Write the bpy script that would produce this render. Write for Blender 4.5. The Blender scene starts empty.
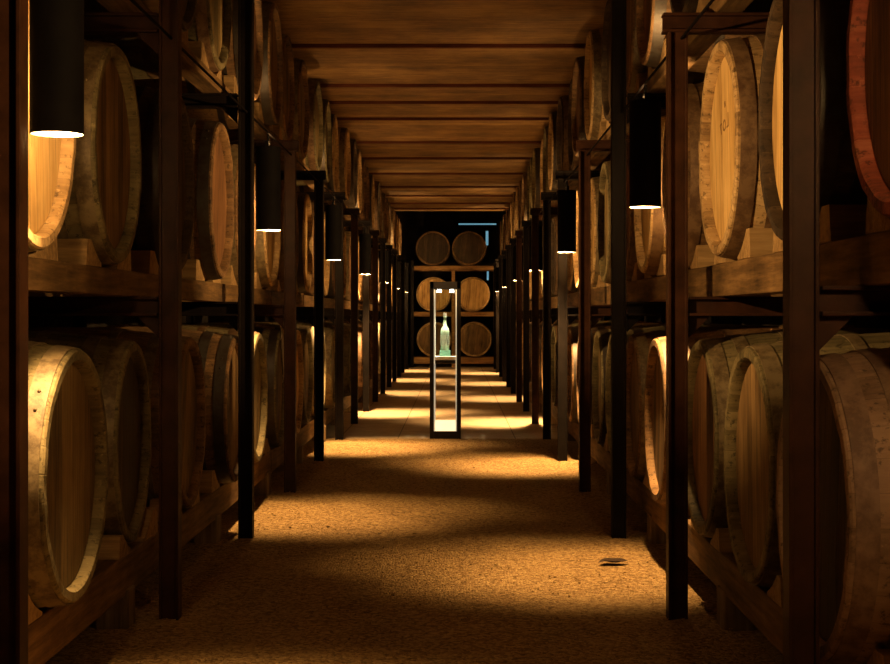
import bpy, bmesh, math, random
from mathutils import Vector, Matrix
R = random.Random(11)
PI = math.pi
S = bpy.context.scene
COL = S.collection

# ------------------------------------------------------------------ basics
def tag(o, label=None, cat=None, group=None, kind=None):
    if label: o['label'] = label
    if cat: o['category'] = cat
    if group: o['group'] = group
    if kind: o['kind'] = kind
    return o

def mesh_from(name, bm, mats, smooth=False):
    bmesh.ops.recalc_face_normals(bm, faces=bm.faces)
    me = bpy.data.meshes.new(name)
    if smooth:
        for f in bm.faces: f.smooth = True
    bm.to_mesh(me); bm.free()
    for m in (mats if isinstance(mats, (list, tuple)) else [mats]): me.materials.append(m)
    return me

def obj(name, bm, mats, parent=None, loc=(0, 0, 0), smooth=False, angle=None):
    me = mesh_from(name, bm, mats, smooth) if isinstance(bm, bmesh.types.BMesh) else bm
    if angle is not None:
        me.shade_smooth() if hasattr(me, 'shade_smooth') else None
        for e in me.edges: pass
    o = bpy.data.objects.new(name, me); COL.objects.link(o)
    o.parent = parent; o.location = loc
    return o

def empty(name, loc, rot=(0, 0, 0)):
    o = bpy.data.objects.new(name, None); COL.objects.link(o)
    o.empty_display_size = .2; o.location = loc; o.rotation_euler = rot
    return o

def struct(name, bm, m, loc=(0, 0, 0), smooth=False):
    return tag(obj(name, bm, m, loc=loc, smooth=smooth), kind='structure')

def box(bm, x0, x1, y0, y1, z0, z1, bev=0, mi=0):
    r = bmesh.ops.create_cube(bm, size=1, matrix=Matrix.Translation(((x0+x1)/2, (y0+y1)/2, (z0+z1)/2)) @ Matrix.Diagonal((x1-x0, y1-y0, z1-z0, 1)))
    fs = set(f for v in r['verts'] for f in v.link_faces)
    for f in fs: f.material_index = mi
    if bev:
        es = list(set(e for v in r['verts'] for e in v.link_edges))
        bmesh.ops.bevel(bm, geom=es, offset=bev, segments=2, affect='EDGES', profile=.6)
    return r

def tube(bm, a, b, r, n=10):
    a, b = Vector(a), Vector(b); d = b-a
    m = Matrix.Translation((a+b)/2) @ d.to_track_quat('Z', 'Y').to_matrix().to_4x4()
    bmesh.ops.create_cone(bm, cap_ends=True, segments=n, radius1=r, radius2=r, depth=d.length, matrix=m)

def lathe_x(bm, prof, n=96, close=False, mi=0):
    """prof: list of (x, r), revolved about the X axis"""
    rings = []
    for x, r in prof:
        if r < 1e-6:
            v = bm.verts.new((x, 0, 0)); rings.append([v]*n)
        else:
            rings.append([bm.verts.new((x, r*math.cos(2*PI*k/n), r*math.sin(2*PI*k/n))) for k in range(n)])
    seq = list(zip(rings, rings[1:])) + ([(rings[-1], rings[0])] if close else [])
    for A, B in seq:
        for k in range(n):
            q = []
            for v in (A[k], A[(k+1) % n], B[(k+1) % n], B[k]):
                if v not in q: q.append(v)
            if len(q) > 2:
                f = bm.faces.new(q); f.material_index = mi

def lathe_z(bm, prof, n=32, loc=(0, 0, 0)):
    m = Matrix.Translation(loc) @ Matrix.Rotation(-PI/2, 4, 'Y')
    b2 = bmesh.new(); lathe_x(b2, prof, n)
    for v in b2.verts: v.co = m @ v.co
    me = bpy.data.meshes.new('tmp'); b2.to_mesh(me); b2.free(); bm.from_mesh(me); bpy.data.meshes.remove(me)

# ------------------------------------------------------------------ materials
def mat(name):
    m = bpy.data.materials.new(name); m.use_nodes = True
    nt = m.node_tree; b = nt.nodes['Principled BSDF']
    return m, nt, b
def N(nt, t, **kw):
    n = nt.nodes.new(t)
    for k, v in kw.items():
        if k.startswith('i_'): n.inputs[k[2:].replace('_', ' ')].default_value = v
        else: setattr(n, k, v)
    return n
def math_(nt, op, a, b=None):
    n = N(nt, 'ShaderNodeMath', operation=op)
    for i, v in enumerate((a, b)):
        if v is None: continue
        if isinstance(v, (int, float)): n.inputs[i].default_value = v
        else: nt.links.new(v, n.inputs[i])
    return n.outputs[0]
def ramp(nt, fac, stops):
    n = N(nt, 'ShaderNodeValToRGB'); nt.links.new(fac, n.inputs[0])
    el = n.color_ramp.elements
    while len(el) < len(stops): el.new(.5)
    for e, (p, c) in zip(el, stops): e.position = p; e.color = (*c, 1) if len(c) == 3 else c
    return n.outputs[0]
def mix(nt, fac, a, b, bt='MIX'):
    n = N(nt, 'ShaderNodeMix', data_type='RGBA', blend_type=bt)
    for i, v in ((0, fac), (6, a), (7, b)):
        if isinstance(v, (int, float)): n.inputs[i].default_value = v
        elif isinstance(v, tuple): n.inputs[i].default_value = (*v, 1)
        else: nt.links.new(v, n.inputs[i])
    return n.outputs[2]
def noise(nt, vec, scale, detail=4, rough=.6, sc=(1, 1, 1)):
    mp = N(nt, 'ShaderNodeMapping'); mp.inputs['Scale'].default_value = sc
    nt.links.new(vec, mp.inputs[0])
    n = N(nt, 'ShaderNodeTexNoise'); n.inputs['Scale'].default_value = scale
    n.inputs['Detail'].default_value = detail; n.inputs['Roughness'].default_value = rough
    nt.links.new(mp.outputs[0], n.inputs[0]); return n.outputs[0]
def shifted(nt):
    """object coordinates shifted by the object's own random number, so copies differ"""
    tc = N(nt, 'ShaderNodeTexCoord'); oi = N(nt, 'ShaderNodeObjectInfo')
    v = N(nt, 'ShaderNodeVectorMath', operation='MULTIPLY_ADD')
    cb = N(nt, 'ShaderNodeCombineXYZ')
    for i, k in enumerate((17., 31., 23.)): nt.links.new(math_(nt, 'MULTIPLY', oi.outputs['Random'], k), cb.inputs[i])
    v.inputs[1].default_value = (1, 1, 1)
    nt.links.new(tc.outputs['Object'], v.inputs[0]); nt.links.new(cb.outputs[0], v.inputs[2])
    return tc.outputs['Object'], v.outputs[0], oi.outputs['Random']
def bump(nt, b, h, strength=.5, dist=.01):
    n = N(nt, 'ShaderNodeBump'); n.inputs['Strength'].default_value = strength; n.inputs['Distance'].default_value = dist
    nt.links.new(h, n.inputs['Height']); nt.links.new(n.outputs[0], b.inputs['Normal'])

def stave_mat(name, dark, mid, light, rough=.75, spec=.3):
    """wood of the cask body: staves run along local X"""
    m, nt, b = mat(name); oc, sh, rnd = shifted(nt)
    sp = N(nt, 'ShaderNodeSeparateXYZ'); nt.links.new(oc, sp.inputs[0])
    ang = math_(nt, 'ARCTAN2', sp.outputs['Y'], sp.outputs['Z'])
    st = math_(nt, 'MULTIPLY', ang, 30/(2*PI))
    idx = math_(nt, 'FLOOR', st); fr = math_(nt, 'FRACT', st)
    wn = N(nt, 'ShaderNodeTexWhiteNoise', noise_dimensions='1D')
    nt.links.new(math_(nt, 'ADD', idx, math_(nt, 'MULTIPLY', rnd, 57.)), wn.inputs['W'])
    grain = noise(nt, sh, 9, 6, .65, (.35, 5, 5))
    blot = noise(nt, sh, 3.2, 5, .6)
    f = math_(nt, 'ADD', math_(nt, 'MULTIPLY', grain, .6), math_(nt, 'ADD', math_(nt, 'MULTIPLY', blot, .8), math_(nt, 'SUBTRACT', math_(nt, 'MULTIPLY', wn.outputs[0], .18), .22)))
    c = ramp(nt, f, [(.3, dark), (.55, mid), (.82, light)])
    edge = math_(nt, 'MINIMUM', fr, math_(nt, 'SUBTRACT', 1., fr))
    seam = math_(nt, 'SMOOTH_MIN', math_(nt, 'MULTIPLY', edge, 18.), 1.)
    seamr = ramp(nt, math_(nt, 'MULTIPLY', edge, 18.), [(0, (.62, .6, .58)), (.35, (1, 1, 1))])
    c = mix(nt, 1., c, seamr, 'MULTIPLY')
    spots = noise(nt, sh, 38, 3, .7)
    sr = ramp(nt, spots, [(.56, (0, 0, 0)), (.66, (1, 1, 1))])
    c = mix(nt, math_(nt, 'MULTIPLY', sr, .7), c, tuple(x*.5 for x in dark))
    pal = ramp(nt, noise(nt, sh, 26, 5, .75), [(.60, (0, 0, 0)), (.68, (1, 1, 1))])
    c = mix(nt, math_(nt, 'MULTIPLY', pal, .5), c, tuple(min(1, x*1.35) for x in light))
    nt.links.new(c, b.inputs['Base Color'])
    b.inputs['Roughness'].default_value = rough; b.inputs['Specular IOR Level'].default_value = spec
    h = math_(nt, 'ADD', math_(nt, 'MULTIPLY', grain, .6), ramp(nt, math_(nt, 'MULTIPLY', edge, 18.), [(0, (.6, .6, .6)), (.6, (1, 1, 1))]))
    bump(nt, b, h, .5, .004)
    return m

def head_mat(name, dark, mid, light, boards=10, rough=.7):
    """cask head: boards run along local Z, seams across local Y"""
    m, nt, b = mat(name); oc, sh, rnd = shifted(nt)
    sp = N(nt, 'ShaderNodeSeparateXYZ'); nt.links.new(oc, sp.inputs[0])
    st = math_(nt, 'MULTIPLY', math_(nt, 'ADD', sp.outputs['Y'], 2.), boards/.74)
    idx = math_(nt, 'FLOOR', st); fr = math_(nt, 'FRACT', st)
    wn = N(nt, 'ShaderNodeTexWhiteNoise', noise_dimensions='1D')
    nt.links.new(math_(nt, 'ADD', idx, math_(nt, 'MULTIPLY', rnd, 91.)), wn.inputs['W'])
    grain = noise(nt, sh, 7, 7, .65, (1, 9, .5))
    blot = noise(nt, sh, 3.5, 5, .6, (1, 1.6, .8))
    f = math_(nt, 'ADD', math_(nt, 'MULTIPLY', grain, .75), math_(nt, 'ADD', math_(nt, 'MULTIPLY', blot, .55), math_(nt, 'SUBTRACT', math_(nt, 'MULTIPLY', wn.outputs[0], .24), .22)))
    c = ramp(nt, f, [(.32, dark), (.56, mid), (.8, light)])
    edge = math_(nt, 'MINIMUM', fr, math_(nt, 'SUBTRACT', 1., fr))
    e2 = math_(nt, 'MULTIPLY', edge, 22.)
    c = mix(nt, 1., c, ramp(nt, e2, [(0, (.4, .4, .4)), (.8, (1, 1, 1))]), 'MULTIPLY')
    nt.links.new(c, b.inputs['Base Color'])
    b.inputs['Roughness'].default_value = rough; b.inputs['Specular IOR Level'].default_value = .3
    bump(nt, b, math_(nt, 'ADD', math_(nt, 'MULTIPLY', grain, .4), ramp(nt, e2, [(0, (0, 0, 0)), (1, (1, 1, 1))])), .45, .004)
    return m

def hoop_mat(name, base, rust, rough=.5, metal=.45):
    m, nt, b = mat(name); oc, sh, rnd = shifted(nt)
    f = noise(nt, sh, 14, 6, .7)
    c = ramp(nt, f, [(.4, rust), (.58, base)])
    nt.links.new(c, b.inputs['Base Color']); b.inputs['Metallic'].default_value = metal
    b.inputs['Roughness'].default_value = rough
    bump(nt, b, noise(nt, sh, 60, 4, .7), .25, .003)
    return m

def timber_mat(name, dark, mid, light, axis=1, rough=.78, scale=5):
    m, nt, b = mat(name); oc, sh, rnd = shifted(nt)
    sc = [7, 7, 7]; sc[axis] = .5
    g = noise(nt, sh, scale, 7, .65, tuple(sc)); bl = noise(nt, sh, 2.2, 5, .6)
    f = math_(nt, 'ADD', math_(nt, 'MULTIPLY', g, .6), math_(nt, 'MULTIPLY', bl, .45))
    nt.links.new(ramp(nt, f, [(.36, dark), (.54, mid), (.72, light)]), b.inputs['Base Color'])
    b.inputs['Roughness'].default_value = rough; b.inputs['Specular IOR Level'].default_value = .25
    bump(nt, b, g, .5, .006)
    return m

def flat(name, col, rough=.6, metal=0., spec=.5, var=.25, scale=20, emit=None, es=0):
    m, nt, b = mat(name); oc, sh, rnd = shifted(nt)
    n = noise(nt, sh, scale, 4, .6)
    c = ramp(nt, n, [(.3, tuple(x*(1-var) for x in col)), (.7, tuple(min(1, x*(1+var)) for x in col))])
    nt.links.new(c, b.inputs['Base Color'])
    b.inputs['Roughness'].default_value = rough; b.inputs['Metallic'].default_value = metal
    b.inputs['Specular IOR Level'].default_value = spec
    if emit:
        b.inputs['Emission Color'].default_value = (*emit, 1); b.inputs['Emission Strength'].default_value = es
    return m

STAVE = {
 'olive':  stave_mat('weathered_olive_oak', (.030, .024, .009), (.125, .098, .042), (.25, .20, .095)),
 'brown':  stave_mat('aged_brown_oak', (.026, .014, .005), (.125, .066, .024), (.27, .155, .062)),
 'pale':   stave_mat('pale_oak', (.10, .055, .02), (.36, .23, .095), (.60, .42, .20)),
 'dark':   stave_mat('dark_oak', (.014, .009, .005), (.045, .028, .014), (.11, .07, .035)),
 'red':    stave_mat('red_painted_oak', (.07, .016, .008), (.24, .055, .03), (.40, .14, .08)),
 'pink':   stave_mat('dusty_pinkish_oak', (.08, .05, .03), (.24, .15, .095), (.36, .24, .16)),
}
HEAD = {
 'olive':  head_mat('olive_oak_head', (.030, .021, .007), (.14, .092, .032), (.26, .18, .07)),
 'brown':  head_mat('brown_oak_head', (.035, .021, .008), (.145, .085, .031), (.28, .175, .07)),
 'pale':   head_mat('pale_oak_head', (.24, .13, .04), (.56, .35, .12), (.74, .51, .21)),
 'dark':   head_mat('dark_oak_head', (.012, .007, .004), (.04, .023, .011), (.10, .055, .026)),
 'rust':   head_mat('reddish_oak_head', (.04, .018, .007), (.15, .068, .025), (.27, .14, .055)),
}
HOOP = {
 'pinkish': hoop_mat('dusty_pinkish_hoop', (.23, .145, .095), (.12, .07, .045), .7, .1),
 'bright': hoop_mat('pale_worn_hoop', (.50, .42, .30), (.25, .16, .08)),
 'dusty': hoop_mat('dusty_steel_hoop', (.20, .15, .075), (.08, .052, .022), .6, .2),
 'dark':  hoop_mat('dark_iron_hoop', (.045, .038, .03), (.03, .018, .01)),
 'red':   hoop_mat('red_painted_hoop', (.22, .05, .03), (.10, .03, .015), .55, .1),
 'rusty': hoop_mat('rusty_hoop', (.19, .115, .055), (.09, .045, .02), .6, .2),
}
M_STEEL = flat('red_oxide_painted_steel', (.034, .013, .006), .5, .0, .15, .45, 9)
M_STEELB = flat('black_painted_steel', (.006, .004, .003), .6, .0, .1, .4, 9)
M_TIMB = timber_mat('rack_timber', (.025, .013, .005), (.13, .073, .026), (.28, .165, .062), 1)
M_TIMBX = timber_mat('end_rack_timber', (.10, .05, .018), (.30, .165, .06), (.48, .30, .12), 0)
M_CHOCK = timber_mat('chock_wood', (.12, .07, .025), (.32, .20, .08), (.46, .31, .14), 0)
M_BLOCK = timber_mat('support_block_wood', (.06, .038, .02), (.19, .125, .06), (.32, .23, .12), 2)
M_SHADE = flat('black_sheet_metal', (.003, .0025, .0025), .8, .0, .08, .3, 12)
M_SHADEIN = flat('white_enamel_lining', (.75, .70, .62), .5, 0, .4, .06)
M_BULB = flat('lit_bulb', (1, .9, .7), .4, emit=(1, .70, .38), es=14)
M_COND = flat('black_conduit', (.004, .003, .003), .8, 0, .05)
M_MARK = flat('faded_black_marking', (.24, .14, .05), .9)
M_CHALK = flat('chalk_marking', (.45, .38, .28), .9)
M_WALL = flat('dark_masonry', (.035, .028, .022), .9, 0, .2, .5, 4)
M_TRIM = timber_mat('ceiling_batten', (.05, .014, .008), (.12, .034, .018), (.20, .07, .035), 0)

# ------------------------------------------------------------------ room geometry
XL, XR = -1.185, .912            # centre lines of the front posts
HL, HR = -1.27, 1.02            # planes of the cask heads
K = 1.2
Y0, BAY, NF = 3.31*K, 1.865*K, 15   # steel frames
CEIL = 3.60

def ceiling_material():
    m, nt, b = mat('ceiling_boards'); tc = N(nt, 'ShaderNodeTexCoord'); o = tc.outputs['Object']
    sp = N(nt, 'ShaderNodeSeparateXYZ'); nt.links.new(o, sp.inputs[0])
    st = math_(nt, 'MULTIPLY', sp.outputs['Y'], 1/.155); idx = math_(nt, 'FLOOR', st); fr = math_(nt, 'FRACT', st)
    wn = N(nt, 'ShaderNodeTexWhiteNoise', noise_dimensions='1D'); nt.links.new(idx, wn.inputs['W'])
    cb = N(nt, 'ShaderNodeCombineXYZ'); nt.links.new(math_(nt, 'MULTIPLY', idx, 3.7), cb.inputs[0])
    va = N(nt, 'ShaderNodeVectorMath', operation='ADD'); nt.links.new(o, va.inputs[0]); nt.links.new(cb.outputs[0], va.inputs[1])
    g = noise(nt, va.outputs[0], 5, 7, .7, (.8, 9, 1)); bl = noise(nt, o, 1.7, 5, .65)
    f = math_(nt, 'ADD', math_(nt, 'MULTIPLY', g, .55), math_(nt, 'ADD', math_(nt, 'MULTIPLY', bl, .48), math_(nt, 'MULTIPLY', wn.outputs[0], .08)))
    c = ramp(nt, f, [(.40, (.045, .018, .006)), (.54, (.22, .115, .032)), (.70, (.46, .28, .09))])
    e2 = math_(nt, 'MULTIPLY', math_(nt, 'MINIMUM', fr, math_(nt, 'SUBTRACT', 1., fr)), 24.)
    c = mix(nt, 1., c, ramp(nt, e2, [(0, (.5, .5, .5)), (.9, (1, 1, 1))]), 'MULTIPLY')
    nt.links.new(c, b.inputs['Base Color']); b.inputs['Roughness'].default_value = .7
    bump(nt, b, math_(nt, 'ADD', g, ramp(nt, e2, [(0, (0, 0, 0)), (1, (1, 1, 1))])), .35, .006)
    return m
def gravel_material():
    m, nt, b = mat('sandy_gravel'); tc = N(nt, 'ShaderNodeTexCoord'); o = tc.outputs['Object']
    v = N(nt, 'ShaderNodeTexVoronoi'); v.inputs['Scale'].default_value = 75; nt.links.new(o, v.inputs[0])
    v2 = N(nt, 'ShaderNodeTexVoronoi'); v2.inputs['Scale'].default_value = 190; nt.links.new(o, v2.inputs[0])
    bl = noise(nt, o, .9, 6, .65); fine = noise(nt, o, 30, 5, .75)
    sp = N(nt, 'ShaderNodeSeparateColor'); nt.links.new(v.outputs['Color'], sp.inputs[0])
    f = math_(nt, 'ADD', math_(nt, 'MULTIPLY', sp.outputs[0], .28), math_(nt, 'ADD', math_(nt, 'MULTIPLY', fine, .5), math_(nt, 'MULTIPLY', bl, .35)))
    c = ramp(nt, f, [(.34, (.10, .055, .018)), (.55, (.35, .21, .078)), (.80, (.64, .44, .19))])
    nt.links.new(c, b.inputs['Base Color']); b.inputs['Roughness'].default_value = .9
    b.inputs['Specular IOR Level'].default_value = .2
    h = math_(nt, 'ADD', math_(nt, 'MULTIPLY', v.outputs['Distance'], -1.0), math_(nt, 'ADD', math_(nt, 'MULTIPLY', v2.outputs['Distance'], -.5), math_(nt, 'MULTIPLY', fine, 1.2)))
    bump(nt, b, h, 1., .02)
    return m
def paving_material():
    m, nt, b = mat('worn_paving'); tc = N(nt, 'ShaderNodeTexCoord'); o = tc.outputs['Object']
    br = N(nt, 'ShaderNodeTexBrick'); nt.links.new(o, br.inputs[0])
    br.inputs['Scale'].default_value = 1; br.inputs['Brick Width'].default_value = .6; br.inputs['Row Height'].default_value = .6
    br.inputs['Mortar Size'].default_value = .006; br.offset = 0
    br.inputs['Color1'].default_value = (.52, .40, .26, 1); br.inputs['Color2'].default_value = (.47, .36, .23, 1); br.inputs['Mortar'].default_value = (.16, .11, .06, 1)
    n = noise(nt, o, 6, 6, .7)
    c = mix(nt, 1., br.outputs[0], ramp(nt, n, [(.3, (.7, .68, .66)), (.7, (1.1, 1.08, 1.05))]), 'MULTIPLY')
    nt.links.new(c, b.inputs['Base Color']); b.inputs['Roughness'].default_value = .7
    bump(nt, b, n, .3, .006)
    return m

M_GRAV = gravel_material()
# gravel floor with gentle real undulation
bm = bmesh.new()
nx, ny = 110, 260
FX0, FX1, FY0, FY1 = -3.3, 3.1, -1.5, 12.75*K
from mathutils import noise as mn
grid = [[bm.verts.new((FX0+(FX1-FX0)*i/nx, FY0+(FY1-FY0)*j/ny,
         .010*mn.noise(Vector((i*.11, j*.11, 0)))+.006*mn.noise(Vector((i*.45, j*.45, 3)))+.004*mn.noise(Vector((i*1.3, j*1.3, 7))) if j < ny else 0)) for i in range(nx+1)] for j in range(ny+1)]
for j in range(ny):
    for i in range(nx): bm.faces.new((grid[j][i], grid[j][i+1], grid[j+1][i+1], grid[j+1][i]))
struct('floor', bm, M_GRAV, smooth=True)
bm = bmesh.new(); box(bm, FX0, FX1, FY1, 39.8, -.1, .0)
struct('floor', bm, paving_material())
bm = bmesh.new(); box(bm, FX0, FX1, -1.5, 28*K, CEIL, CEIL+.1)
struct('ceiling', bm, ceiling_material())
bm = bmesh.new(); box(bm, FX0, FX1, 28*K, 39.8, 4.3, 4.4); box(bm, FX0, FX1, 28*K-.1, 28*K, CEIL+.1, 4.4)
struct('ceiling', bm, M_WALL)
bm = bmesh.new(); box(bm, FX0-.1, FX0, -1.6, 39.8, -.1, 4.4); struct('wall_left', bm, M_WALL)
bm = bmesh.new(); box(bm, FX1, FX1+.1, -1.6, 39.8, -.1, 4.4); struct('wall_right', bm, M_WALL)
bm = bmesh.new(); box(bm, FX0, FX1, 39.7, 39.8, -.1, 4.4); struct('wall_back', bm, M_WALL)
bm = bmesh.new(); box(bm, FX0, FX1, -1.6, -1.5, -.1, 4.4); struct('wall_front', bm, M_WALL)
# ceiling battens (thin dark-red strips under the board joints)
k = 1
for y in [5.17, 7.03, 8.95, 10.8, 12.66, 13.66, 14.8, 16.8, 18.5, 20.5, 22.6, 24.3, 25.9, 27.2]:
    bm = bmesh.new(); y *= K
    box(bm, FX0, FX1, y, y+.05, CEIL-.03, CEIL, .004)
    box(bm, FX0, FX1, y-.012, y, CEIL-.012, CEIL)
    struct('trim_%d' % k, bm, M_TRIM); k += 1
# narrow daylight slits at the far end
M_SLIT = flat('daylight_glass', (.2, .4, .5), .3, emit=(.30, .72, .95), es=.3)
for n_, (x0, x1, z0, z1) in enumerate([(.05, 1.05, 3.66, 3.70), (.77, .84, 3.12, 3.50), (.80, .85, 2.2, 2.5)]):
    bm = bmesh.new()
    box(bm, x0-.03, x1+.03, 39.66, 39.7, z0-.03, z0); box(bm, x0-.03, x1+.03, 39.66, 39.7, z1, z1+.03)
    box(bm, x0-.03, x0, 39.66, 39.7, z0, z1); box(bm, x1, x1+.03, 39.66, 39.7, z0, z1)
    box(bm, x0, x1, 39.685, 39.7, z0, z1, mi=1)
    struct('window_%d' % (n_+1), bm, [M_STEELB, M_SLIT])

# ------------------------------------------------------------------ casks
L, RH, RB = 1.30, .415, .472
def prof_body():
    p = []
    n = 16
    # outside from the front chime to the rear chime (local X from 0 to L)
    for i in range(n+1):
        t = i/n; x = .006+(L-.012)*t
        r = RH+(RB-RH)*(1-(2*t-1)**2)**1.05 if 0 < t < 1 else RH
        p.append((x, r))
    return p
def r_at(x):
    t = min(max(x/L, 0), 1); return RH+(RB-RH)*max(0, 1-(2*t-1)**2)**1.05
def body_mesh(n=96):
    bm = bmesh.new(); p = prof_body()
    inner = [(L, RH-.006), (L, RH-.034), (L-.010, RH-.041), (L-.045, RH-.043)]
    front = [(.045, RH-.043), (.010, RH-.041), (0, RH-.034), (0, RH-.006)]
    lathe_x(bm, front+p+inner, n)
    # irregular chime: staves end at slightly different lengths
    rr = random.Random(5)
    off = [rr.uniform(-.0015, .0015) for _ in range(30)]
    for v in bm.verts:
        if v.co.x < .013: v.co.x += off[int((math.atan2(v.co.y, v.co.z)/(2*PI)+.5)*30) % 30]
    return mesh_from('staves', bm, STAVE['brown'], True)
def head_mesh():
    bm = bmesh.new(); lathe_x(bm, [(.038, 0), (.038, RH-.052), (.042, RH-.040), (.062, RH-.040), (.062, 0)], 64)
    return mesh_from('head', bm, HEAD['brown'])
def hoop_mesh(x0, x1):
    bm = bmesh.new()
    def ro(x): return r_at(x)+.0005
    a = [(x0, ro(x0)), (x0, ro(x0)+.0035), ((x0+x1)/2, ro((x0+x1)/2)+.0035), (x1, ro(x1)+.0035), (x1, ro(x1)), ((x0+x1)/2, ro((x0+x1)/2)-.002)]
    lathe_x(bm, a, 96, close=True)
    # overlap with two rivets
    xm = (x0+x1)/2
    for s in (-.035, .035):
        r = ro(xm)+.0035; a_ = .9+s/r
        bmesh.ops.create_uvsphere(bm, u_segments=8, v_segments=6, radius=.006, matrix=Matrix.Translation((xm, r*math.sin(a_), r*math.cos(a_))))
    return mesh_from('hoop', bm, HOOP['dusty'], True)
BODY, HEADM = body_mesh(), head_mesh()
HOOPS = [hoop_mesh(*h) for h in ((.014, .072), (.125, .180), (.33, .375), (L-.375, L-.33), (L-.180, L-.125), (L-.072, L-.014))]
bm = bmesh.new(); lathe_z(bm, [(0, 0), (0, .028), (.008, .03), (.018, .022), (.018, 0)], 16)
BUNG = mesh_from('bung', bm, M_CHOCK)
def sm(me):
    me.set_sharp_from_angle(angle=math.radians(32)) if hasattr(me, 'set_sharp_from_angle') else None
for me in [BODY]+HOOPS: sm(me)

def set_mat(o, m):
    if not o.material_slots: return
    o.material_slots[0].link = 'OBJECT'; o.material_slots[0].material = m

def new_cask():
    t = empty('cask', (0, 0, 0))
    obj('staves', BODY, None, t); obj('head', HEADM, None, t)
    h2 = obj('head', HEADM, None, t, (L, 0, 0)); h2.rotation_euler = (0, 0, PI)
    for me in HOOPS: obj('hoop', me, None, t)
    obj('bung', BUNG, None, t, (L/2, 0, RB-.006))
    return t
# one-mesh version for casks only a few pixels wide
bm = bmesh.new()
for me, mi in [(BODY, 0), (HEADM, 1)]+[(h, 2) for h in HOOPS[:3]]:
    n0 = len(bm.faces); bm.from_mesh(me); bm.faces.ensure_lookup_table()
    for f in bm.faces[n0:]: f.material_index = mi
FARM = bpy.data.meshes.new('far_cask'); bm.to_mesh(FARM); bm.free()
for mm in (STAVE['brown'], HEAD['brown'], HOOP['dusty']): FARM.materials.append(mm)
sm(FARM)

# straighter cask of the end rack
bm = bmesh.new(); bm.from_mesh(FARM)
for v in bm.verts:
    r = math.hypot(v.co.y, v.co.z)
    if r > RH-.001 and v.co.x > .001:
        f = (RH+(r-RH)*.3)/r; v.co.y *= f; v.co.z *= f
ENDM = FARM.copy(); bm.to_mesh(ENDM); bm.free()

proto = new_cask(); proto_used = False
def copy_tree(o):
    c = o.copy(); COL.objects.link(c)
    for ch in o.children:
        d = ch.copy(); COL.objects.link(d); d.parent = c
    return c
def place_cask(loc, rot, body, head, hoop, label, group, scale=1., far=False, front='head'):
    global proto_used
    if far:
        o = bpy.data.objects.new('cask', FARM); COL.objects.link(o)
        for i, mm in enumerate((STAVE[body], HEAD[head], HOOP[hoop])):
            o.material_slots[i].link = 'OBJECT'; o.material_slots[i].material = mm
    else:
        if proto_used: o = copy_tree(proto)
        else: o = proto; proto_used = True
        for c in o.children:
            if c.name.startswith('staves'): set_mat(c, STAVE[body])
            elif c.name.startswith('head'): set_mat(c, HEAD[head])
            elif c.name.startswith('hoop'): set_mat(c, HOOP[hoop])
    o.location = loc; o.rotation_euler = rot; o.scale = (1, scale, scale)
    tag(o, label, 'cask', group)
    return o
def nth(n):
    u = ['', 'first', 'second', 'third', 'fourth', 'fifth', 'sixth', 'seventh', 'eighth', 'ninth', 'tenth', 'eleventh', 'twelfth', 'thirteenth', 'fourteenth', 'fifteenth', 'sixteenth', 'seventeenth', 'eighteenth', 'nineteenth', 'twentieth']
    if n <= 20: return u[n]
    if n == 30: return 'thirtieth'
    return {2: 'twenty', 3: 'thirty'}[n//10]+'-'+u[n % 10]

ZC = {'bottom': .730, 'middle': 1.87, 'top': 3.01}
DZ = {('right', 'middle'): .03}
START = {('left', 'bottom'): 3.15, ('left', 'middle'): 3.82, ('left', 'top'): 4.9,
         ('right', 'bottom'): 2.48, ('right', 'middle'): 2.94, ('right', 'top'): 4.75}
# looks of the nearest casks, as seen in the photograph: (body, head, hoop, words)
LOOK = {
 ('left', 'bottom'): [('brown', 'rust', 'rusty', 'reddish-rimmed'), ('olive', 'olive', 'dusty', 'large olive-brown'), ('olive', 'dark', 'dusty', 'olive-grey dark-headed'), ('brown', 'brown', 'dusty', None), ('brown', 'brown', 'dark', None)],
 ('left', 'middle'): [('pale', 'pale', 'dusty', 'pale bright-rimmed'), ('olive', 'brown', 'dusty', 'mossy olive'), ('dark', 'dark', 'dark', 'near-black'), ('brown', 'rust', 'dark', 'reddish-headed')],
 ('left', 'top'): [('brown', 'brown', 'dark', None), ('dark', 'dark', 'dark', None)],
 ('right', 'bottom'): [('red', 'rust', 'red', 'dark red'), ('pink', 'dark', 'pinkish', 'dusty pinkish cobwebbed'), ('olive', 'brown', 'dusty', 'flaking-rimmed tan'), ('olive', 'rust', 'dusty', 'yellowish-topped'), ('brown', 'brown', 'rusty', None)],
 ('right', 'middle'): [('red', 'rust', 'red', 'red-rimmed'), ('dark', 'pale', 'dark', 'dark-rimmed'), ('pale', 'pale', 'rusty', 'bright pale-headed'), ('brown', 'pale', 'rusty', 'tan')],
 ('right', 'top'): [('brown', 'rust', 'dark', None), ('dark', 'dark', 'dark', None)],
}
CY = {}
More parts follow.
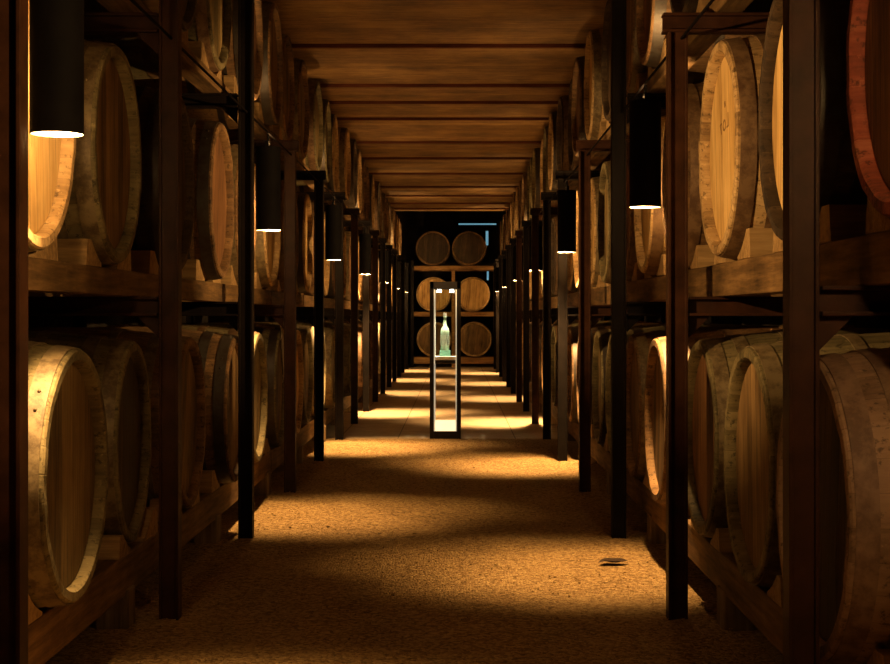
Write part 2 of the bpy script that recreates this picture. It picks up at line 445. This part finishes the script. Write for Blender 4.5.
for side, sx, hp in (('left', -1, HL), ('right', 1, HR)):
    for tier in ('bottom', 'middle', 'top'):
        y = START[(side, tier)]*K; i = 0; CY[(side, tier)] = []
        while y < 29.0*K:
            lk = LOOK[(side, tier)]
            if i < len(lk): body, head, hoop, words = lk[i]
            else:
                body = R.choice(['olive', 'brown', 'brown', 'pale', 'brown', 'dark', 'pale'] if tier != 'bottom' else ['olive', 'brown', 'pale', 'olive', 'brown'])
                head = {'olive': 'olive', 'brown': R.choice(['brown', 'rust']), 'pale': 'pale', 'dark': 'dark', 'red': 'rust'}[body]
                hoop = R.choice(['dusty', 'rusty', 'dark']) if body != 'red' else 'red'
                words = None
            if not words:
                words = {'olive': 'olive-brown', 'brown': 'brown', 'pale': 'pale', 'dark': 'dark', 'red': 'reddish'}[body]
            tname = {'bottom': 'bottom tier', 'middle': 'middle tier', 'top': 'top tier'}[tier]
            lab = '%s oak cask on %s of the %s rack, %s from the camera' % (words, tname, side, nth(i+1) if i else 'nearest')
            jx = R.uniform(-.03, .03) if i > 1 else 0
            if (side, tier, i) == ('left', 'bottom', 2): jx = .06
            if (side, tier, i) == ('left', 'middle', 1): jx = .015
            if (side, tier, i) == ('left', 'bottom', 1): jx = -.01
            x = hp+sx*jx
            a = R.uniform(-.35, .35); yaw = R.uniform(-.012, .012)
            if i < 3: a = R.uniform(-.12, .12)
            sc = R.uniform(.985, 1.0)
            z = ZC[tier]+DZ.get((side, tier), 0)-(1-sc)*.43
            if (side, tier, i) == ('left', 'bottom', 2): yaw = .04; y += .16; x = -1.335
            if (side, tier, i) == ('left', 'bottom', 1): x = -1.24
            if (side, tier, i) == ('right', 'bottom', 1): x = .970
            if (side, tier, i) == ('right', 'bottom', 0): x = .985
            if (side, tier, i) == ('right', 'middle', 2): x = 1.006
            rot = (a if sx > 0 else a, 0, yaw+(PI if sx < 0 else 0))
            place_cask((x, y, z), rot, body, head, hoop, lab, 'casks on the %s of the %s rack' % (tname, side), sc, far=y > 18.5)
            CY[(side, tier)].append(y)
            y += .955*K+R.uniform(-.006, .006); i += 1

# faint painted marks on three near heads (strokes in the head plane; y,z from the head centre)
def strokes(name, cask_loc, sx, segs, m, w=.007):
    bm = bmesh.new()
    for pts in segs:
        for (a, b) in zip(pts, pts[1:]):
            A = Vector((0, a[0], a[1])); B = Vector((0, b[0], b[1])); d = (B-A).normalized(); s = Vector((0, -d.z, d.y))*w/2
            A -= d*w*.3; B += d*w*.3
            q = [A+s, A-s, B-s, B+s]
            vs = [bm.verts.new(p+Vector((-.0006*sx, 0, 0))) for p in q]+[bm.verts.new(p+Vector((.0006*sx, 0, 0))) for p in q]
            for f in ((0, 1, 2, 3), (4, 5, 6, 7), (0, 1, 5, 4), (1, 2, 6, 5), (2, 3, 7, 6), (3, 0, 4, 7)): bm.faces.new([vs[i] for i in f])
    return bm
def circ(cy, cz, r, n=12, ry=None): return [(cy+(ry or r)*math.cos(2*PI*k/n), cz+r*math.sin(2*PI*k/n)) for k in range(n+1)]
MK = {
 ('right', 'middle', 0): [circ(-.02, -.05, .055, 4, .03), [(.02, .12), (.02, .03)], [(-.05, .12), (.0, .12)], [(.1, .0), (.1, -.1)]],
 ('right', 'middle', 2): [circ(.02, .10, .02, 8, .025), [(-.06, .13), (-.06, .08), (-.03, .08)], [(.08, .12), (.11, .12), (.08, .08)], circ(.0, .18, .010, 5)],
}
def find(label_bits):
    for o in COL.objects:
        if o.parent is None and 'label' in o and all(b in o['label'] for b in label_bits): return o
for (side, tier, i), segs in MK.items():
    o = find(['on %s tier of the %s rack' % (tier, side), (nth(i+1) if i else 'nearest')+' from the camera'])
    bm = strokes('marking', None, 1, segs, M_MARK)
    c = obj('marking', bm, M_MARK, o, (.0372, 0, 0))

# ------------------------------------------------------------------ steel frames
def hsec(bm, x, y, z0, z1, w=.080, t=.011):
    """H-section upright, flanges facing the aisle and the rack"""
    box(bm, x-w/2, x-w/2+t, y-w/2, y+w/2, z0, z1, .002); box(bm, x+w/2-t, x+w/2, y-w/2, y+w/2, z0, z1, .002)
    box(bm, x-w/2+t, x+w/2-t, y-t/2-.018, y+t/2-.018, z0, z1)
def ibeam(bm, x0, x1, y, z0, z1, w=.075, t=.012):
    box(bm, x0, x1, y-w/2, y+w/2, z0, z0+t, .003); box(bm, x0, x1, y-w/2, y+w/2, z1-t, z1, .003)
    box(bm, x0, x1, y-t/2, y+t/2, z0+t, z1-t)
TALL = {('left', 0), ('left', 1), ('left', 2), ('right', 0), ('right', 2)}
for side, sx, px in (('left', -1, XL), ('right', 1, XR)):
    for n in range(NF):
        y = Y0+BAY*n
        if y > 29.6*K: break
        t = empty('steel_trestle', (px, y, 0))
        where = 'nearest the camera' if n == 0 else nth(n+1)+' from the camera'
        tall = (side, n) in TALL
        words = 'tall dark red steel H-section' if tall else ('dark red steel' if n < 5 else 'dark steel')
        tag(t, '%s trestle of the %s rack, %s' % (words, side, where), 'steel trestle', 'steel trestles of the %s rack' % side)
        top = CEIL-.001 if tall else 2.42
        m = M_STEEL if n in (0, 1, 3, 6, 8) else M_STEELB
        bm = bmesh.new(); hsec(bm, 0, 0, -.03, top); obj('post', bm, m, t)
        bm = bmesh.new(); hsec(bm, sx*1.50, 0, -.03, 2.42); obj('post', bm, M_STEELB, t)
        for z0, z1 in ((1.25, 1.33), (2.42, 2.50)):
            bm = bmesh.new()
            a, b = (.048 if (tall or z0 < 2) else -.06), 1.458 if z0 < 2 else 1.56
            ibeam(bm, min(sx*a, sx*b), max(sx*a, sx*b), 0, z0, z1)
            # gusset below the beam
            if z0 < 2 or tall:
                g = [(sx*a, z0), (sx*(a+.09), z0), (sx*a, z0-.09)]
                vs = [bm.verts.new((p[0], yy, p[1])) for yy in (-.005, .005) for p in g]
                bm.faces.new(vs[:3]); bm.faces.new(vs[3:]); 
                for q in ((0, 1, 4, 3), (1, 2, 5, 4), (2, 0, 3, 5)): bm.faces.new([vs[i] for i in q])
            obj('crossbeam', bm, m, t)

# ------------------------------------------------------------------ timbers, blocks, chocks
TT = {k: (a, ZC[k]-r_at(.17)+.003) for k, a in (('bottom', .135), ('middle', 1.33), ('top', 2.50))}
for side, sx, hp in (('left', -1, HL), ('right', 1, HR)):
    for tier in ('bottom', 'middle', 'top'):
        z0, z1 = TT[tier]; z1 += DZ.get((side, tier), 0)
        for row, dx in (('front', .05), ('rear', 1.145)):
            for k in range(0, NF, 3):
                ya = Y0+BAY*k+.004; yb = Y0+BAY*min(k+3, NF-1)-.004
                if k == 0: ya = Y0-1.6
                if k+3 >= NF: yb = 29.75*K
                if row == 'rear' and k > 3: continue
                x0, x1 = hp+sx*dx, hp+sx*(dx+.11)
                L2 = (yb-ya)/2
                bm = bmesh.new(); box(bm, -.055, .055, -L2, L2, 0, z1-z0, .007)
                for v in bm.verts: v.co.x += .003*math.sin(v.co.y*7+v.co.z*9)
                o = obj('timber_beam', bm, M_TIMB, loc=((x0+x1)/2, (ya+yb)/2, z0))
                tag(o, 'brown timber beam under the %s tier of the %s rack, %s row, %s length from the camera' % (tier, side, row, nth(k//3+1)), 'beam', 'timber beams of the %s rack' % side)
    for n in range(NF):
        y = Y0+BAY*n-.16
        if y > 29.5*K or n > 8: break
        for row, dx in (('front', .05),)+((('rear', 1.145),) if n < 4 else ()):
            bm = bmesh.new(); box(bm, -.065, .065, -.07, .07, -.02, .155, .01)
            o = obj('support_block', bm, M_BLOCK, loc=(hp+sx*(dx+.055), y, 0))
            tag(o, 'rough wooden block under the %s bottom beam of the %s rack, %s from the camera' % (row, side, nth(n+1)), 'block', 'wooden blocks under the %s rack' % side)
# chocks wedged against both sides of the nearer casks
for (side, tier), ys in CY.items():
    sx, hp = (-1, HL) if side == 'left' else (1, HR)
    dz_ = DZ.get((side, tier), 0)
    for i, a in enumerate(ys):
        if a > 13: break
        z1 = TT[tier][1]+dz_; zc = ZC[tier]+dz_; rr = r_at(.16)+.005; zr = zc-z1
        def w_(l): return math.sqrt(max(0, rr*rr-(zr-l)**2))
        for d in (-1, 1):
            if i == 0 and d < 0: continue
            h = R.uniform(.085, .12); out = w_(h)+R.uniform(.07, .12)
            lv = [.012, .03, .05, .07, h]
            prof = [(w_(l)+.002, l) for l in lv]+[(out-.02, h), (out, 0), (w_(.012)+.002, 0)]
            bm = bmesh.new()
            fr_ = [bm.verts.new((-.06, d*p[0], p[1])) for p in prof]; bk = [bm.verts.new((.05, d*p[0], p[1])) for p in prof]
            bm.faces.new(fr_); bm.faces.new(bk)
            for q in range(len(prof)):
                r_ = (q+1) % len(prof); bm.faces.new((fr_[q], fr_[r_], bk[r_], bk[q]))
            o = obj('wooden_chock', bm, M_CHOCK, loc=(hp+sx*.105, a, z1))
            tag(o, 'wooden chock on %s tier of the %s rack, %s side of the %s cask' % (tier, side, 'near' if d < 0 else 'far', nth(i+1)), 'chock', 'chocks on the %s tier of the %s rack' % (tier, side))

# ------------------------------------------------------------------ lamps on the racks
def shade_mesh(sign):
    """curved sheet, convex towards the camera, open away from it; outside black, inside white"""
    bm = bmesh.new(); r, t, n = .078, .003, 28
    a0, a1 = math.radians(-100), math.radians(100)
    rows = {}
    for key, rad in (('o', r), ('i', r-t)):
        for z in (0, .52):
            rows[key, z] = [bm.verts.new((rad*math.sin(a0+(a1-a0)*k/n), -rad*math.cos(a0+(a1-a0)*k/n), z)) for k in range(n+1)]
    for k in range(n):
        o0, o1, i0, i1 = rows['o', 0], rows['o', .52], rows['i', 0], rows['i', .52]
        f = bm.faces.new((o0[k], o0[k+1], o1[k+1], o1[k])); f.material_index = 0
        f = bm.faces.new((i0[k], i0[k+1], i1[k+1], i1[k])); f.material_index = 1
        for A, B in ((o0, i0), (o1, i1)): bm.faces.new((A[k], A[k+1], B[k+1], B[k]))
    for k in (0, n): bm.faces.new((rows['o', 0][k], rows['o', .52][k], rows['i', .52][k], rows['i', 0][k]))
    # closed ring at the foot
    b0, b1, m_ = a1, a0+2*PI, 16; rg = {}
    for key, rad in (('o', r), ('i', r-t)):
        for z in (0, .03): rg[key, z] = [bm.verts.new((rad*math.sin(b0+(b1-b0)*k/m_), -rad*math.cos(b0+(b1-b0)*k/m_), z)) for k in range(m_+1)]
    for k in range(m_):
        bm.faces.new((rg['o', 0][k], rg['o', 0][k+1], rg['o', .03][k+1], rg['o', .03][k])).material_index = 0
        bm.faces.new((rg['i', 0][k], rg['i', 0][k+1], rg['i', .03][k+1], rg['i', .03][k])).material_index = 1
        for z in (0, .03): bm.faces.new((rg['o', z][k], rg['o', z][k+1], rg['i', z][k+1], rg['i', z][k]))
    return mesh_from('shade', bm, [M_SHADE, M_SHADEIN], True)
SH = shade_mesh(1); sm(SH)
bm = bmesh.new(); box(bm, -.012, .012, -.0755, -.060, .02, .54, .002); box(bm, -.012, .012, -.0755, .012, .54, .552, .002); tube(bm, (0, 0, .54), (0, 0, .32), .006); tube(bm, (0, 0, .32), (0, 0, .25), .019, 16); tube(bm, (0, 0, .552), (0, 0, .60), .008)
BR = mesh_from('bracket', bm, M_SHADE)
bm = bmesh.new(); lathe_z(bm, [(0, 0), (.004, .014), (.018, .026), (.035, .030), (.055, .026), (.075, .015), (.088, .013), (.088, 0)], 20)
BU = mesh_from('bulb', bm, M_BULB, True)
DYK = 13.2*K
LAMPC = (1., .575, .215)
LAMPS = [('left', XL+.008, [(3.68+4.13*k)*K for k in range(7)]), ('right', XR+.016, [q*K for q in (2.05, 6.15, 10.5, 14.7, 18.9, 23.1, 27.3)])]
POW, PDOWN, PUP, PSIDE = 8.5, 430, 42, 240
for side, x, ys in LAMPS:
    # conduit that carries the lamps along the front posts
    bm = bmesh.new(); tube(bm, (0, 1.2, 0), (0, 29.4*K, 0), .006, 8)
    tag(obj('lamp_conduit', bm, M_COND, loc=(x, 0, 2.395)), 'thin black conduit running along the front of the %s rack above the lamps' % side, 'conduit')
    for i, y in enumerate(ys):
        vis = i+1 if side == 'left' else i
        t = empty('rack_lamp', (x, y, 1.785))
        lab = 'black curved metal lamp on the %s rack, %s from the camera' % (side, 'nearest' if vis <= 1 else nth(vis)) if not (side == 'right' and i == 0) else 'black curved metal lamp beside the red cask, just outside the right edge'
        tag(t, lab, 'lamp', 'black lamps along the racks')
        obj('shade', SH, None, t); obj('bracket', BR, None, t); obj('bulb', BU, None, t, (0, 0, .165))
        l = bpy.data.lights.new('lamp_light', 'POINT'); l.energy = POW; l.color = LAMPC; l.shadow_soft_size = .028
        lo = bpy.data.objects.new('lamp_light', l); COL.objects.link(lo); lo.location = (x, y+.005, 1.785+.12)
        if side == 'right' and i == 0: l.energy *= 2.5
        if i == 6: l.energy *= 5
        for e_, zz, rx, ang in ((PDOWN, .13, 0, 68), (PUP, .40, PI, 120)):
            l = bpy.data.lights.new('lamp_beam', 'SPOT'); l.energy = e_*((2.1 if abs(y-DYK) < 3.5 else .8 if y < 5 and side == 'left' else 1) if e_ == PDOWN else (1, 1.3, .4, .35, .5, 1.3, 1.5)[i]); l.color = LAMPC; l.shadow_soft_size = .03; l.spot_size = math.radians(ang); l.spot_blend = .9
            lo = bpy.data.objects.new('lamp_beam', l); COL.objects.link(lo); lo.location = (x, y+.01, 1.785+zz); lo.rotation_euler = (rx, (-.18 if side == 'left' else .18) if rx == 0 else 0, 0)
        l = bpy.data.lights.new('lamp_side_beam', 'SPOT'); l.energy = PSIDE; l.color = LAMPC; l.shadow_soft_size = .03; l.spot_size = math.radians(56); l.spot_blend = .6
        lo = bpy.data.objects.new('lamp_side_beam', l); COL.objects.link(lo); lo.location = (x, y+.01, 1.785+.13)
        lo.rotation_euler = Vector((1 if side == 'left' else -1, .5, -.02)).to_track_quat('-Z', 'Y').to_euler()

# ------------------------------------------------------------------ end rack across the aisle
EY = 30.4*K
t = empty('end_rack', (-.08, EY, 0)); tag(t, 'timber and steel rack closing the far end of the aisle', 'rack')
for xx in (-1.0, .0, 1.04):
    bm = bmesh.new(); box(bm, xx-.04, xx+.04, -.10, -.02, -.03, 2.36 if xx == .0 else 2.6, .006); obj('post', bm, M_STEELB if xx else M_TIMBX, t)
    bm = bmesh.new(); box(bm, xx-.04, xx+.04, 1.28, 1.36, -.03, 2.36, .006); obj('post', bm, M_STEELB, t)
for z0, z1 in ((.09, .25), (1.24, 1.35), (2.37, 2.47)):
    for yy in (.0, .98):
        bm = bmesh.new(); box(bm, -1.04, 1.08, yy, yy+.12, z0, z1, .006); obj('shelf_beam', bm, M_TIMBX, t)
ET = [('top', 2.897, -.575, .305, 'brown', 'dark', 'dark', 'dark reddish'), ('middle', 1.777, -.56, .40, 'pale', 'pale', 'bright', 'bright orange-lit pale'), ('bottom', .677, -.55, .44, 'pale', 'brown', 'bright', 'pale-rimmed brown')]
for nm, zc, xa, xb, bd, hd, hp_, wd in ET:
    for xx, sd in ((xa, 'left'), (xb, 'right')):
        o = place_cask((xx, EY-.07, zc), (0, R.uniform(-.1, .1), PI/2), bd, hd, hp_, '%s oak cask on the %s shelf of the end rack, %s side' % (wd, nm, sd), 'casks on the end rack', 1.0, far=True)
        o.data = ENDM
        o.rotation_euler = (R.uniform(-.15, .15), 0, PI/2)

# ------------------------------------------------------------------ display stand with bottle
DX, DY = -.115, 12.75*K
t = empty('display_stand', (DX, DY, 0)); tag(t, 'tall black frame stand with lit glass case standing in the middle of the aisle', 'display stand')
M_DARKF = flat('black_frame_metal', (.008, .006, .005), .5, 0, .2)
M_EDGE = flat('glass_edge_glint', (.55, .55, .48), .4, 0, .4, .05, emit=(1, .88, .62), es=.26)  # emission stands in for light reflected by the glass edges
M_WHITE = flat('white_plinth', (.75, .73, .66), .6, 0, .4, .05)
m, nt, b = mat('clear_glass'); b.inputs['Base Color'].default_value = (.93, .98, .95, 1); b.inputs['Roughness'].default_value = .01
b.inputs['Transmission Weight'].default_value = 1; b.inputs['IOR'].default_value = 1.45; M_GLASS = m
HW, DP = .158, .30
for sx in (-1, 1):
    for yy in (0, DP):
        bm = bmesh.new(); box(bm, sx*(HW-.02)-.021, sx*(HW-.02)+.021, yy-.02, yy+.02, -.02, 1.60, .003); obj('leg', bm, M_DARKF, t)
        bm = bmesh.new(); box(bm, sx*(HW-.048)-.006, sx*(HW-.048)+.006, yy-.022, yy+.004, .075, 1.52, .001); obj('edge_glint', bm, M_EDGE, t)  # added glowing strip that imitates the glint along the glass edge
bm = bmesh.new(); box(bm, -HW, HW, -.02, DP+.02, 1.525, 1.60, .003); obj('top_housing', bm, M_DARKF, t)
bm = bmesh.new(); box(bm, -HW+.02, HW-.02, -.0, DP, .765, .80, .003); obj('shelf', bm, M_DARKF, t)
bm = bmesh.new(); box(bm, -HW+.042, HW-.042, -.012, DP-.01, .801, .835, .003); obj('case_floor', bm, M_WHITE, t)
bm = bmesh.new(); box(bm, -HW+.02, HW-.02, -.01, DP+.01, -.02, .075, .003); obj('base', bm, M_DARKF, t)
bm = bmesh.new(); box(bm, -HW+.042, HW-.042, .0, DP-.01, .076, .17, .003); obj('light_plinth', bm, flat('lit_plinth', (.8, .75, .65), .6, 0, .4, .04, emit=(1, .76, .42), es=1.1), t)
for nm, d in (('glass_pane', (-HW+.03, HW-.03, -.006, -.001, .84, 1.52)), ('glass_pane', (-HW+.03, HW-.03, DP-.001, DP+.004, .84, 1.52)),
              ('glass_pane', (-HW+.012, -HW+.017, .022, DP-.022, .84, 1.52)), ('glass_pane', (HW-.017, HW-.012, .022, DP-.022, .84, 1.52))):
    bm = bmesh.new(); box(bm, *d); obj(nm, bm, M_GLASS, t)
M_SPOT = flat('lit_spot_lens', (1, 1, .9), .3, emit=(1, .93, .75), es=9)
for sx in (-1, 1):
    bm = bmesh.new(); lathe_z(bm, [(0, 0), (0, .024), (.03, .02), (.03, 0)], 16)
    obj('spotlight', bm, M_SPOT, t, (sx*.065, .12, 1.493))
    l = bpy.data.lights.new('case_spot', 'SPOT'); l.energy = 45; l.color = (1., .88, .62); l.spot_size = math.radians(75); l.spot_blend = .6; l.shadow_soft_size = .015
    lo = bpy.data.objects.new('case_spot', l); COL.objects.link(lo); lo.location = (DX+sx*.065, DY+.12, 1.488)
# bottle on its little pedestal
M_GRN = flat('pale_green_frosted_glass', (.62, .78, .55), .25, 0, .5, .08)
M_GRN.node_tree.nodes['Principled BSDF'].inputs['Transmission Weight'].default_value = .25
t = empty('bottle', (DX-.005, DY+.12, .896)); tag(t, 'slim pale green bottle with a label inside the glass case', 'bottle')
bm = bmesh.new(); lathe_z(bm, [(0, 0), (0, .036), (.01, .042), (.19, .045), (.225, .038), (.255, .018), (.30, .0145), (.335, .0145), (.338, .018), (.35, .018), (.35, 0)], 28); obj('glass_body', bm, M_GRN, t, smooth=True)
bm = bmesh.new(); lathe_z(bm, [(.352, 0), (.352, .016), (.385, .015), (.387, 0)], 20); obj('stopper', bm, flat('dark_stopper', (.25, .2, .15), .5), t)
bm = bmesh.new(); lathe_z(bm, [(.05, .0462), (.16, .0465)], 28); obj('label', bm, flat('cream_paper', (.62, .66, .5), .7), t)
bm = bmesh.new(); box(bm, -.055, .055, -.055, .055, 0, .06, .004)
tag(obj('bottle_plinth', bm, flat('green_glass_block', (.20, .42, .30), .3), loc=(DX-.005, DY+.12, .836)), 'small green block under the bottle in the glass case', 'plinth')

# ------------------------------------------------------------------ floor litter
bm = bmesh.new()
for k in range(12000):
    y = (3.2+9.5*R.random()**1.3)*K; x = R.uniform(-1.9, 1.7)
    s = R.uniform(.0022, .0055) if R.random() < .95 else R.uniform(.006, .011)
    z = .004+s*.2
    c = Vector((x, y, z)); rt = Matrix.Rotation(R.uniform(0, 6), 3, 'Z') @ Matrix.Rotation(R.uniform(-.5, .5), 3, 'X')
    P = [rt @ Vector(v) for v in ((s*1.3, 0, 0), (0, s, 0), (-s*1.2, .2*s, 0), (0, -s, 0), (.2*s, 0, .7*s), (0, 0, -.6*s))]
    vs = [bm.verts.new(c+p) for p in P]
    for a, b_ in ((0, 1), (1, 2), (2, 3), (3, 0)):
        bm.faces.new((vs[a], vs[b_], vs[4])); bm.faces.new((vs[b_], vs[a], vs[5]))
tag(obj('gravel', bm, M_GRAV), 'loose coarse grit scattered over the sandy aisle floor', 'gravel', kind='stuff')
# dry curled leaf near the right posts
bm = bmesh.new(); pts = []
for i in range(13):
    u = i/12; w = .045*math.sin(PI*u)**.6+.004; row = []
    for j in range(5):
        v = j/2-1
        row.append(bm.verts.new(((u-.5)*.155, v*w, .014+.016*abs(v)*math.sin(PI*u)+.004*math.sin(u*9))))
    pts.append(row)
for i in range(12):
    for j in range(4): bm.faces.new((pts[i][j], pts[i+1][j], pts[i+1][j+1], pts[i][j+1]))
bmesh.ops.solidify(bm, geom=bm.faces[:], thickness=.002)
o = obj('dry_leaf', bm, flat('dry_leaf_brown', (.05, .025, .012), .8), loc=(.79, 6.28*K, .0), smooth=True); o.rotation_euler = (0, 0, .12)
tag(o, 'dry dark curled leaf lying on the gravel at the right of the aisle', 'leaf')

# ------------------------------------------------------------------ cobwebs
M_WEB = flat('dusty_cobweb', (.65, .55, .40), .95)
def web(name, pts, parts_, loc, label):
    bm = bmesh.new()
    for a, b_ in parts_:
        a, b_ = Vector(a), Vector(b_); n = 4; prev = a
        for k in range(1, n+1):
            u = k/n; p = a.lerp(b_, u)-Vector((0, 0, .012*math.sin(PI*u))); tube(bm, prev, p, .0017, 4); prev = p
    tag(obj(name, bm, M_WEB, loc=loc), label, 'cobweb')
def star(c, r, n, rnd):
    return [((c[0], c[1], c[2]), (c[0]-rnd.uniform(.0, .01), c[1]+r*rnd.uniform(.5, 1)*math.cos(a), c[2]+r*rnd.uniform(.5, 1)*math.sin(a))) for a in [2*PI*k/n+rnd.uniform(-.3, .3) for k in range(n)]]
rw = random.Random(3)
y_ = CY[('right', 'bottom')][1]
web('cobweb', None, star((0, .0, .16), .13, 7, rw)+star((0, -.02, -.08), .10, 6, rw)+star((0, -.03, -.28), .12, 6, rw)+[((0, 0, .16), (0, -.02, -.08)), ((0, -.02, -.08), (0, -.03, -.28))], (HR+.02, y_-.10, ZC['bottom']), 'dusty cobweb across the head of the pinkish cask at lower right')
y_ = CY[('left', 'bottom')][6]
web('cobweb', None, star((0, -.05, .40), .14, 7, rw)+star((0, .05, .10), .09, 6, rw)+[((0, -.05, .40), (0, .05, .10)), ((0, .02, .42), (0, .05, .10)), ((0, -.1, .42), (0, .02, .12))], (HL+.02, y_, ZC['bottom']), 'hanging cobweb on a bottom cask behind the fourth left post')

# ------------------------------------------------------------------ camera, world, view
cam = bpy.data.cameras.new('camera'); co = bpy.data.objects.new('camera', cam); COL.objects.link(co)
co.location = (0, 0, 1.25); co.rotation_euler = (PI/2, 0, 0)
cam.sensor_width = 36; cam.sensor_fit = 'HORIZONTAL'; cam.lens = 36*1500/890
cam.shift_x = -11.6/890; cam.shift_y = -16/890; cam.clip_start = .05; cam.clip_end = 100
S.camera = co
w = bpy.data.worlds.new('world'); S.world = w; w.use_nodes = True
w.node_tree.nodes['Background'].inputs[0].default_value = (.01, .012, .012, 1); w.node_tree.nodes['Background'].inputs[1].default_value = .1
vs = S.view_settings; vs.view_transform = 'Standard'; vs.look = 'None'; vs.gamma = 1; vs.exposure = .3; vs.use_curve_mapping = False
